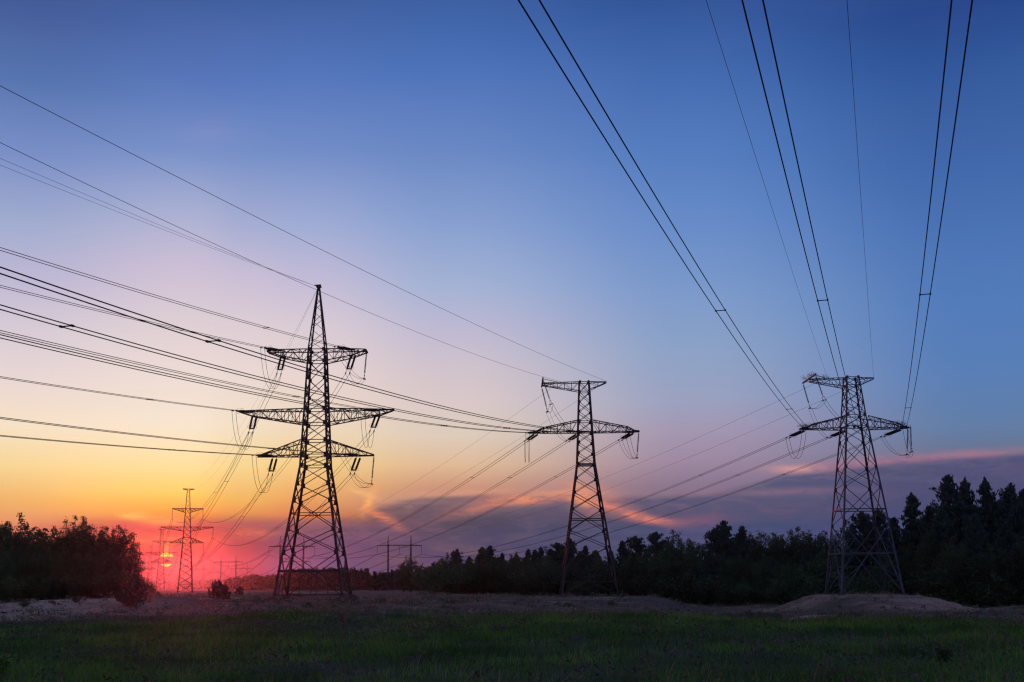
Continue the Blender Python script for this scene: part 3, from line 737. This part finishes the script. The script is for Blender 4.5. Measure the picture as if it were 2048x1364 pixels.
def make_pine(seed, H=14., bare=.25, wide=.24, nleaf=12, ragged=.36, blunt=.85):
    rng = np.random.RandomState(seed); tb = MB(); C = []; Dd = []
    lean = rng.uniform(-.03, .03, 2)
    trunk = [(lean[0]*h*H, lean[1]*h*H, h*H) for h in np.linspace(-.02, .98, 7)]; tb.tube(trunk, list(np.linspace(.017, .002, 7)*H), 7)
    z = bare*H
    while z < .985*H:
        f = (z/H-bare)/(1-bare); rad = H*wide*((1-f)**blunt*(.55+.45*min(1, f*4)))*min(1., .25+(1-f)*4.5)*rng.uniform(.75, 1.25)+.06
        nb = rng.randint(5, 9)
        for k in range(nb):
            if rng.rand() < .15: continue
            az_ = rng.uniform(0, 6.28); L = rad*rng.uniform(1-ragged*1.7, 1+ragged); up = .10+.75*f+rng.uniform(-.15, .2)
            d = np.array([math.cos(az_), math.sin(az_), up]); p0 = np.array([lean[0]*z, lean[1]*z, z]); p1 = p0+d*L
            limb(tb, p0, p1, .05*(1-f*.7), .015, rng, 3, .04)
            ncl = max(2, int(L/.24))
            for j in range(ncl):
                t = .3+.75*(j+rng.rand())/ncl; side = rng.normal(size=3)*.15*np.array([1, 1, .5])*(1+L*.55*t)
                c = p0+d*L*t+side
                C.append(c+rng.normal(size=(nleaf, 3))*np.array([.15, .15, .10])); Dd.append(np.tile(d*.5+np.array([0, 0, .8]), (nleaf, 1)))
            c = p1+np.array([0, 0, .10]); C.append(c+rng.normal(size=(7, 3))*np.array([.06, .06, .14])); Dd.append(np.tile([0, 0, 1.], (7, 1)))
        z += H*.030*rng.uniform(.6, 1.4)
    for h in np.linspace(.80, 1.0, 26):
        c = np.array([lean[0]*H*h, lean[1]*H*h, H*h]); k_ = 9; C.append(c+rng.normal(size=(k_, 3))*np.array([.04+.7*(1-h), .04+.7*(1-h), .07])); Dd.append(np.tile([0, 0, 1.], (k_, 1)))
    V, F = leaf_quads(np.concatenate(C), .17, rng, dirs=np.concatenate(Dd), aspect=2.6)
    return np_mesh('crown', V, F, 4, M_NEED), tb.mesh('trunk', M_BARK), H
def make_broad(seed, H=9., W=2.6, m=None, low=.08, leaf=.13, nleaf=20, plumes=13, dens=1., lacy=.30):
    # a crown of upright boughs: dense low down, separate feathery plumes with gaps at the top
    rng = np.random.RandomState(seed); tb = MB(); C = []
    tb.tube([(0, 0, -.3), (.05*W, 0, .22*H), (-.03*W, .03*W, .45*H), (0, 0, .7*H)], [.020*H, .016*H, .010*H, .003*H], 7)
    for i in range(plumes):
        a = 6.28*(i*.618+rng.uniform(-.06, .06)); r = W*math.sqrt((i+.4)/plumes)*.86; top = H*(1-.42*(r/W)**1.7)*rng.uniform(.84, 1.0)
        c0 = np.array([math.cos(a)*r*.35, math.sin(a)*r*.35, H*.16]); c1 = np.array([math.cos(a)*r, math.sin(a)*r, top*.62]); c2 = np.array([math.cos(a)*r*rng.uniform(.9, 1.12), math.sin(a)*r*rng.uniform(.9, 1.12), top])
        tb.tube([tuple(c0), tuple((c0+c1)/2+rng.normal(size=3)*.1), tuple(c1), tuple(c2)], [.009*H, .006*H, .004*H, .0015*H], 5)
        n = int(34*dens)
        for k in range(n):
            t = (k+rng.rand())/n; t = t**.85; base = c0*(1-t)**2+c1*2*t*(1-t)+c2*t*t; f = base[2]/H
            sp = W*(.36*(1-f)**.5+.05)*(1 if t < .8 else 1.1-t*.35); d = rng.normal(size=3)*np.array([1, 1, .7]); d /= np.linalg.norm(d)
            q = base+d*sp*rng.uniform(.25, 1.05)
            if q[2] < low*H*.3: continue
            limb(tb, base, q, .012, .004, rng, 2, .05)
            nn = int(nleaf*rng.uniform(.4, 1.4)*(1.6 if f < .45 else 1.)); s = (.10+.16*(1-f))*(.6+.18*W)
            C.append(q+rng.normal(size=(nn, 3))*np.array([s, s, s*1.1]))
    V, F = leaf_quads(np.concatenate(C), leaf, rng, aspect=1.5)
    return np_mesh('crown', V, F, 4, m or M_LEAF), tb.mesh('trunk', M_BARK), H
PINES = [make_pine(11, 14, .2, .245, blunt=.78), make_pine(12, 13.5, .18, .20, blunt=.95), make_pine(13, 14, .28, .25, ragged=.55, blunt=.7), make_pine(14, 13, .12, .24, blunt=.85), make_pine(15, 12, .32, .19, ragged=.55, blunt=.75), make_pine(16, 13, .15, .22, ragged=.5, blunt=.8)]
BROAD = [make_broad(21), make_broad(22, 9, 2.2, plumes=10), make_broad(23, 8.5, 2.9, plumes=15), make_broad(24, 9, 2.5, M_LEAF2), make_broad(25, 8, 3.0, M_LEAF2, plumes=14)]
BUSH = [make_broad(31, 3.2, 1.9, None, .02, .11, 16, 11, .5), make_broad(32, 2.6, 2.1, M_LEAF2, .02, .11, 16, 11, .5), make_broad(33, 3.6, 1.6, None, .02, .11, 16, 9, .5)]
rt = random.Random(5)
def plant(proto, x, y, h, name, label, cat, group, sx=1., dz=-.1):
    cr, tk, H = proto; o = empty(name, (x, y, gz(x, y)+dz), label, cat, group); s = h/H
    o.scale = (s*sx, s*sx, s); o.rotation_euler.z = rt.uniform(0, 6.28)
    link('trunk', tk, o); link('crown', cr, o); return o
def hor(px): return 1168-(px-1024)*.011
def at(px, ytop, Y):          # place by bearing; the height follows from the sight line to the tip
    x = (px+ (0 if ytop is None else (px-1024)*0.0)-1024)/2350.*Y; h = 1.7+(hor(px)-ytop)/2350.*Y*1.0-gz(x, Y)
    return x-.011*(h*.6), Y, h*1.03+.15

# left wood: ragged broadleaf trees against the sunset
LW = 'broadleaf trees of the left wood'
left = [(-30, 1050, 128, 0), (4, 1052, 124, 1), (38, 1040, 132, 2), (66, 1072, 126, 3), (96, 1058, 138, 0), (122, 1060, 128, 1), (152, 1040, 134, 3), (176, 1052, 126, 2), (205, 1074, 130, 4), (228, 1070, 124, 1), (244, 1068, 128, 1),
        (-15, 1090, 112, 4), (25, 1100, 118, 2), (60, 1105, 116, 0), (100, 1100, 118, 4), (140, 1098, 115, 1), (180, 1108, 118, 3), (215, 1112, 116, 2), (232, 1122, 117, 4), (246, 1110, 118, 0),
        (80, 1085, 160, 2), (130, 1080, 165, 4), (190, 1085, 160, 0), (20, 1080, 160, 1), (14, 1046, 127, 1), (164, 1050, 129, 1), (190, 1078, 125, 1), (254, 1080, 125, 1), (262, 1110, 121, 1)]
llab = {2: 'tall ragged tree rising highest at the far left of the left wood', 6: 'tallest twin-topped tree in the middle of the left wood', 10: 'tree at the right end of the left wood, beside the sun', 4: 'rounded tree between the two high crowns of the left wood'}
for i, (px_, yt, Y, k) in enumerate(left):
    x, y, h = at(px_, yt, Y); h *= 1.06+.10*min(1, max(0, (px_-150)/60))
    plant(BROAD[k], x, y, h, 'broadleaf_tree', llab.get(i, 'dark broadleaf tree in the thick of the left wood'), 'tree', LW if i not in llab else None, rt.uniform(.85, 1.1))
for i, (px_, yt, Y) in enumerate([(-20, 1150, 112), (20, 1152, 110), (55, 1150, 112), (95, 1148, 111), (130, 1150, 113), (165, 1148, 112), (205, 1150, 113), (240, 1146, 114), (250, 1140, 114), (268, 1146, 112), (288, 1164, 116), (312, 1176, 122), (228, 1158, 112)]):
    x, y, h = at(px_, yt, Y); lone = i >= 10
    plant(BUSH[i % 3], x, y, h, 'shrub', 'low shrub trailing off the right end of the left wood beneath the sun' if lone else 'dark shrub along the foot of the left wood', 'shrub', 'shrubs trailing off the left wood' if lone else 'shrubs at the foot of the left wood', 1.3)

# right wood
RW = 'trees of the dark wood at the right'
right = [(1600, 1075, 190, 'b4'), (1700, 1060, 172, 'p3'), (1722, 1034, 168, 'p2'), (1748, 1030, 170, 'p0'), (1778, 1046, 172, 'p3'), (1800, 1062, 176, 'p4'), (1826, 997, 165, 'p1'), (1850, 1024, 167, 'p3'), (1872, 1050, 172, 'p0'),
         (1897, 965, 163, 'p0'), (1928, 969, 166, 'p1'), (1910, 1012, 172, 'p3'), (1966, 968, 162, 'p1'), (1992, 1012, 166, 'p2'), (1946, 1022, 172, 'p3'), (2024, 980, 160, 'p4'), (2048, 992, 164, 'p0'), (2008, 1024, 170, 'p3'), (2075, 985, 162, 'p1'),
         (1880, 1030, 158, 'p3'), (1850, 1060, 156, 'b0'), (1940, 1040, 154, 'p3'), (2000, 1050, 152, 'p3'), (1800, 1100, 160, 'b1'), (1760, 1110, 160, 'b3'), (1900, 1085, 150, 'b2'), (1975, 1090, 148, 'b1'), (2040, 1080, 148, 'b0')]
rlab = {6: 'separate pine with a broken twin top just right of the mound pylon', 9: 'tallest dark pine with a wide pointed crown at the right', 12: 'slender spire-topped pine second tallest at the right', 10: 'thin pine close beside the tallest pine at the right',
        15: 'pine with an open tufted top near the right edge', 2: 'pine crown seen through the legs of the mound pylon, left one', 3: 'dark pointed pine crown seen through the legs of the mound pylon'}
mid = [(1240, 1090, 185, 'p3'), (1268, 1080, 190, 'p2'), (1290, 1095, 185, 'b1'), (1308, 1072, 188, 'p2'), (1330, 1080, 192, 'b0'), (1347, 1068, 186, 'b3'), (1376, 1082, 190, 'b1'), (1404, 1084, 188, 'b2'), (1428, 1066, 184, 'p2'), (1448, 1052, 182, 'p0'),
       (1476, 1062, 184, 'p3'), (1502, 1070, 186, 'b0'), (1530, 1070, 188, 'b4'), (1553, 1078, 186, 'b3'), (1576, 1060, 184, 'b1'), (1604, 1076, 186, 'b2'), (1622, 1066, 182, 'b0'), (1648, 1070, 182, 'b3'), (1672, 1066, 180, 'b1'),
       (1215, 1105, 195, 'p1'), (1190, 1112, 200, 'b0'), (1165, 1098, 205, 'p3'), (1133, 1085, 205, 'p0'), (1110, 1092, 200, 'p2'), (1080, 1098, 205, 'p1'), (1066, 1106, 205, 'p3'), (1050, 1104, 210, 'p4'), (1028, 1112, 210, 'b1'), (1000, 1112, 212, 'p3'),
       (980, 1098, 212, 'p0'), (952, 1114, 220, 'p1'), (935, 1118, 225, 'p3'), (913, 1104, 220, 'p0'), (903, 1106, 222, 'p1'), (888, 1120, 225, 'b2'), (866, 1128, 270, 'p4'), (820, 1114, 265, 'b3'), (806, 1126, 270, 'b1'), (845, 1142, 290, 'b0')]
mlab = {9: 'broad pine standing above the wood halfway between the middle and mound pylons', 36: 'round leafy tree in front of the right pole of the largest portal tower', 35: 'small pointed tree between the portal tower and the dark wood', 29: 'pointed pine alone on the skyline left of the middle pylon',
        32: 'twin-topped pine at the left end of the dark wood', 22: 'tall pine just left of the middle pylon', 3: 'leafless-topped tree right of the middle pylon'}
del mlab[3]
def put(lst, labs, group, base):
    for i, (px_, yt, Y, k) in enumerate(lst):
        x, y, h = at(px_, yt, Y); pr = (PINES if k[0] == 'p' else BROAD)[int(k[1])]; pine = k[0] == 'p'; h *= 1. if pine else 1.07
        plant(pr, x, y, h, 'pine_tree' if pine else 'broadleaf_tree', labs.get(i, ('dark pine ' if pine else 'dark broadleaf tree ')+base), 'tree', None if i in labs else group+(' (pines)' if pine else ' (broadleaf)'), rt.uniform(.9, 1.15))
put(right, rlab, RW, 'merging into the wood at the right edge')
put(mid, mlab, 'trees of the long dark wood', 'in the unbroken wood behind the middle pylon')
# a lower front row in each wood
front = []
for i in range(36):
    px_ = 895+i*22+rt.uniform(-6, 6); u = (px_-895)/800.; front.append((px_, 1122+rt.uniform(-10, 14)-14*u, 198-34*u+rt.uniform(-4, 4), rt.choice(['b0', 'b1', 'b2', 'b3', 'b4', 'p3'])))
put(front, {}, 'front row of the long dark wood', 'in the front row of the wood behind the middle pylon')
for i in range(38):
    px_ = 880+i*31.5+rt.uniform(-8, 8); u = (px_-880)/1180.; Y = 196-46*u+rt.uniform(-5, 6)
    x, y, h = at(px_, 1152+rt.uniform(-34, 20), Y); h = max(h, 1.8)
    if math.hypot(x-41.6, y-142) < 13: continue
    plant(BUSH[rt.randrange(3)], x, y, h, 'shrub', 'dark shrub along the foot of the right-hand wood', 'shrub', 'shrubs at the foot of the right wood', 1.3)

# dense undergrowth behind the front trees, one uncountable mass each
def undergrowth(name, line, label, n, leaf, seed, m=None):
    rng = np.random.RandomState(seed); C = []
    L = np.array(line, float); seg = np.hypot(*(L[1:, :2]-L[:-1, :2]).T); cum = np.r_[0, np.cumsum(seg)]
    s = rng.uniform(0, cum[-1], n); x = np.interp(s, cum, L[:, 0]); y = np.interp(s, cum, L[:, 1])+rng.uniform(-4, 4, n); hh = np.interp(s, cum, L[:, 2])
    top = hh*(.62+.26*np.sin(s*.55+seed)*np.sin(s*.21)+.12*np.sin(s*1.7)); z = ground_z(x, y)+top*rng.uniform(0, 1, n)
    V, F = leaf_quads(np.stack([x, y, z], 1), leaf, rng, aspect=1.4)
    o = link(name, np_mesh(name, V, F, 4, m or M_LEAF)); props(o, label, 'undergrowth', None, 'stuff')
def ln(px_, Y, h): return ((px_-1024)/2350.*Y, Y, h)
undergrowth('undergrowth', [ln(880, 226, 8), ln(1000, 222, 9), ln(1130, 212, 10), ln(1300, 200, 9), ln(1500, 196, 11), ln(1700, 184, 11), ln(1800, 182, 11), ln(1900, 176, 15), ln(2120, 172, 15)], 'dense dark undergrowth inside the right-hand wood', 60000, .55, 3)
undergrowth('undergrowth', [ln(-60, 142, 9), ln(60, 142, 9), ln(180, 140, 8), ln(262, 134, 6)], 'dense dark undergrowth inside the left wood', 14000, .4, 9)
# far woods that read as one mass
def far_wood(line, n, w, label, seed, m=M_NEED):
    rng = np.random.RandomState(seed); L = np.array(line, float); seg = np.hypot(*(L[1:, :2]-L[:-1, :2]).T); cum = np.r_[0, np.cumsum(seg)]
    C = []; S = []
    for i in range(n):
        s = rng.uniform(0, cum[-1]); x = np.interp(s, cum, L[:, 0]); y = np.interp(s, cum, L[:, 1])+rng.uniform(-6, 10); h = np.interp(s, cum, L[:, 2])*rng.uniform(.72, 1.04)
        k = 90; f = rng.uniform(0, 1, k)**.8; rr_ = w*(1-f)**.7*rng.uniform(.2, 1, k); a = rng.uniform(0, 6.28, k)
        C.append(np.stack([x+rr_*np.cos(a), y+rr_*np.sin(a), f*h-.5], 1))
    V, F = leaf_quads(np.concatenate(C), w*.34, rng, aspect=1.5)
    o = link('far_wood', np_mesh('far_wood', V, F, 4, m)); props(o, label, 'wood', None, 'stuff')
far_wood([ln(690, 330, 7.5), ln(760, 330, 6), ln(850, 320, 6.5), ln(900, 300, 7)], 190, 2.2, 'low distant wood between the tallest and the middle pylon', 41)
far_wood([ln(575, 440, 8.5), ln(640, 430, 8.5), ln(700, 400, 7.5)], 130, 2.6, 'distant wood seen through the legs of the tallest pylon', 42)
far_wood([ln(455, 640, 6), ln(500, 620, 8), ln(580, 600, 8)], 200, 3., 'hazy distant wood left of the tallest pylon', 43)
far_wood([ln(-200, 1450, 9), ln(250, 1450, 10), ln(480, 1300, 10), ln(700, 1200, 10)], 900, 5., 'faint band of forest on the horizon beneath the sun', 44)
far_wood([ln(700, 1200, 10), ln(1500, 1150, 12), ln(2300, 1150, 12)], 500, 7., 'forest on the horizon hidden behind the near wood', 45)

# young pines and bushes on the open ground
def young_pine(x, y, h, seed, label, spread=.45):
    rng = np.random.RandomState(seed); tb = MB(); C = []; Dd = []; tb.tube([(0, 0, -.1), (.02, 0, h*.95)], [.05, .012], 6)
    for k in range(46):
        z = rng.uniform(.02, .85)*h; a = rng.uniform(0, 6.28); L = h*spread*(1.1-z/h)*rng.uniform(.6, 1.2)
        p0 = np.array([0, 0, z]); p1 = p0+np.array([math.cos(a)*L, math.sin(a)*L, L*.35]); limb(tb, p0, p1, .018, .01, rng, 2, .03)
        p2 = p1+np.array([math.cos(a)*.05, math.sin(a)*.05, h*rng.uniform(.10, .2)]); tb.bar(p1, p2, .012)
        for q in np.linspace(0, 1, 7):
            C.append(p1+(p2-p1)*q+rng.normal(size=(9, 3))*.035); Dd.append(np.tile((p2-p1)/np.linalg.norm(p2-p1), (9, 1)))
        for q in np.linspace(.3, 1, 5): C.append(p0+(p1-p0)*q+rng.normal(size=(8, 3))*.05); Dd.append(np.tile([0, 0, 1.], (8, 1)))
    V, F = leaf_quads(np.concatenate(C), .085, rng, dirs=np.concatenate(Dd), aspect=2.2)
    o = empty('young_pine', (x, y, gz(x, y)-.03), label, 'young pine', None); link('trunk', tb.mesh('trunk', M_BARK), o); link('crown', np_mesh('crown', V, F, 4, M_NEED), o)
young_pine((437-1024)/2350*118, 118, 1.9, 51, 'bushy young pine standing alone left of the tallest pylon')
young_pine((450-1024)/2350*119, 119, 1.5, 52, 'lower young pine growing against the lone bushy one', .5)
young_pine((280-1024)/2350*88, 88, 2.3, 53, 'young pine in front of the left wood directly below the sun')
young_pine((262-1024)/2350*90, 90, 1.5, 54, 'small spreading young pine at the left foot of the one below the sun', .6)
young_pine((482-1024)/2350*165, 165, 1.2, 55, 'tiny far young pine between the lone one and the tallest pylon')
young_pine((618-1024)/2350*92, 92, .45, 56, 'knee-high dark seedling in front of the tallest pylon')

# ------------------------------------------------------------------ grass
def blades(name, n, y0, y1, hgt, wid, dens_mask, m, seed, label, lean=.75, half=.52):
    rng = np.random.RandomState(seed); y = np.sqrt(rng.uniform(y0*y0, y1*y1, n)); x = rng.uniform(-1, 1, n)*(y*half+3)
    keep = dens_mask(x, y, rng); x, y = x[keep], y[keep]; n = len(x)
    z = ground_z(x, y)-.02; P = patch(x, y); h = hgt*rng.uniform(.3, 1.2, n)*(.28+1.15*P); wv = wid*rng.uniform(.6, 1.3, n)
    a = rng.uniform(0, 6.28, n); dx, dy = np.cos(a), np.sin(a); l = lean*h*rng.uniform(.1, 1.3, n); b = rng.uniform(0, 6.28, n); lx, ly = np.cos(b)*l, np.sin(b)*l
    B = np.stack([x, y, z], 1); W = np.stack([dx*wv/2, dy*wv/2, 0*wv], 1)
    M = B+np.stack([lx*.35, ly*.35, h*.6], 1); Tt = B+np.stack([lx, ly, h], 1)
    V = np.stack([B-W, B+W, M+W*.7, M-W*.7, Tt], 1).reshape(-1, 3); i = np.arange(n)*5
    F = np.concatenate([np.stack([i, i+1, i+2], 1), np.stack([i, i+2, i+3], 1), np.stack([i+3, i+2, i+4], 1)])
    o = link(name, np_mesh(name, V, F, 3, m)); props(o, label, 'grass', None, 'stuff')
def clusters(name, n, y0, y1, size, leaf, m, seed, label, mask, k=26):
    rng = np.random.RandomState(seed); y = np.sqrt(rng.uniform(y0*y0, y1*y1, n)); x = rng.uniform(-1, 1, n)*(y*.52+3); kp = mask(x, y, rng); x, y = x[kp], y[kp]
    s = size*rng.uniform(.4, 1.3, len(x)); P = np.stack([x, y, ground_z(x, y)], 1)[:, None, :]+rng.normal(size=(len(x), k, 3))*np.stack([s, s, s*.55], 1)[:, None, :]*.5
    P[..., 2] += (s*.35)[:, None]; V, F = leaf_quads(P.reshape(-1, 3), leaf, rng, aspect=2.2)
    o = link(name, np_mesh(name, V, F, 4, m)); props(o, label, 'weeds', None, 'stuff')
def patch(x, y):
    x = x+2.2*np.sin(y*.61+x*.23)+.9*np.sin(x*1.7-y*1.1); y = y+1.8*np.sin(x*.53-y*.31)
    v = np.sin(x*.42+1.3*np.sin(y*.23))*np.sin(y*.37+1.1*np.sin(x*.19))+.5*np.sin(x*1.1+y*.7)*np.sin(y*.9-x*.5+2)+.35*np.sin(x*2.3-y*1.7)
    return np.clip(.5+.33*v, 0, 1)
def edgef(x, y): return 62+5*np.sin(x*.11+1)+3.5*np.sin(x*.33)+2*np.sin(x*.9)
blades('green_grass', 210000, 15, 44, .26, .015, lambda x, y, r: r.rand(len(x)) < .12+.88*patch(x, y)**1.2, M_GRASS, 61, 'dark green meadow grass in the foreground')
blades('green_grass', 190000, 40, 74, .28, .026, lambda x, y, r: (y < edgef(x, y)+r.normal(size=len(x))*2.5) & (r.rand(len(x)) < .3+.7*patch(x, y)), M_GRASS, 62, 'green grass ending at the bare sandy ground')
blades('dry_grass', 50000, 16, 80, .55, .010, lambda x, y, r: r.rand(len(x)) < patch(x+40, y*1.3)**2, M_DRY, 63, 'dry brownish stalks among the green grass')
def drymask(x, y, r):
    p = patch(x*.6+9, y*.5); d = np.hypot(x-41.6, y-142); k0 = (np.hypot(x+22.2, y-130) > 7) & (np.hypot(x-8.8, y-141) > 6); k = r.rand(len(x)) < p**1.8
    return k & k0 & ((d > 8) | (r.rand(len(x)) < .35)) & ~((x+.3*y < 0) & (y > 68) & (y < 106) & (r.rand(len(x)) < .75))
blades('dry_grass', 170000, 62, 185, .30, .035, drymask, M_DRY, 64, 'sparse dry grass on the sandy ground', .5)
blades('green_tufts', 26000, 84, 175, .30, .045, lambda x, y, r: r.rand(len(x)) < np.clip(patch(x*.7+31, y*.6)-.55, 0, 1)*1.6, M_GRASS, 65, 'scattered green tufts on the sandy ground')
clusters('weeds', 2600, 16, 74, .42, .055, M_WEED, 81, 'low grey-violet weeds scattered through the meadow', lambda x, y, r: r.rand(len(x)) < np.clip(patch(x*.8+50, y*.7+9)-.35, 0, 1)*1.7)
clusters('weeds', 2600, 16, 74, .40, .06, M_LEAF2, 82, 'low leafy green clumps scattered through the meadow', lambda x, y, r: r.rand(len(x)) < np.clip(patch(x*.9-20, y*.8+33)-.3, 0, 1)*1.7)
clusters('scrub', 3200, 66, 170, .55, .10, M_DRY, 83, 'low brown scrub dotted over the open ground', lambda x, y, r: r.rand(len(x)) < np.clip(patch(x*.5+70, y*.35+3)-.25, 0, 1)*1.4)
clusters('scrub', 1500, 66, 170, .5, .10, M_LEAF2, 84, 'low green scrub dotted over the open ground', lambda x, y, r: r.rand(len(x)) < np.clip(patch(x*.6+11, y*.4+55)-.3, 0, 1)*1.4)
# leafy weeds that stand out of the grass
def weed(x, y, h, seed, label, m, flowers=False):
    rng = np.random.RandomState(seed); tb = MB(); C = []
    for s in range(7):
        a = rng.uniform(0, 6.28); q = np.array([math.cos(a)*h*.35*rng.rand(), math.sin(a)*h*.35*rng.rand(), h*rng.uniform(.6, 1)]); tb.tube([(0, 0, -.05), tuple(q*.5+np.array([0, 0, .1*h])), tuple(q)], [.008, .006, .003], 4)
        for t in np.linspace(.25, 1, 9): C.append(q*t+rng.normal(size=(4, 3))*.035)
    V, F = leaf_quads(np.concatenate(C), .06, rng, aspect=2.)
    o = empty('weed_plant', (x, y, gz(x, y)), label, 'weed'); link('stem', tb.mesh('stem', M_DRY), o); link('leaves', np_mesh('leaves', V, F, 4, m), o)
weed(8.4, 23.6, .42, 71, 'leafy yellow-green weed low in the right foreground', M_LEAF2)
weed(-9.4, 22.0, .5, 72, 'leafy weed at the bottom left corner', M_GRASS)
weed(-7.2, 50., .8, 74, 'thin weed stalks below the tallest pylon', M_DRY)
weed(17.9, 66., .7, 75, 'green weed at the sand edge before the mound', M_LEAF2)

# low bushes out on the open ground
for i, (px_, Y, h) in enumerate([(1440, 104, .8), (1462, 103, .7), (1485, 104, .9), (1508, 102, .7), (1530, 103, .6), (1860, 92, .9), (1690, 88, .7), (1400, 108, .5), (1215, 120, .6), (905, 112, .5), (760, 118, .5), (1130, 110, .45), (1990, 96, .6), (520, 104, .4), (160, 92, .5), (60, 88, .45)]):
    x = (px_-1024)/2350*Y
    plant(BUSH[i % 3], x, Y, h*1.2, 'low_bush', 'low green bush in a row left of the sandy mound' if i < 5 else 'small low bush dotted on the open sandy ground', 'bush', 'low bushes left of the mound' if i < 5 else 'small bushes on the open ground', 1.5, -.03)
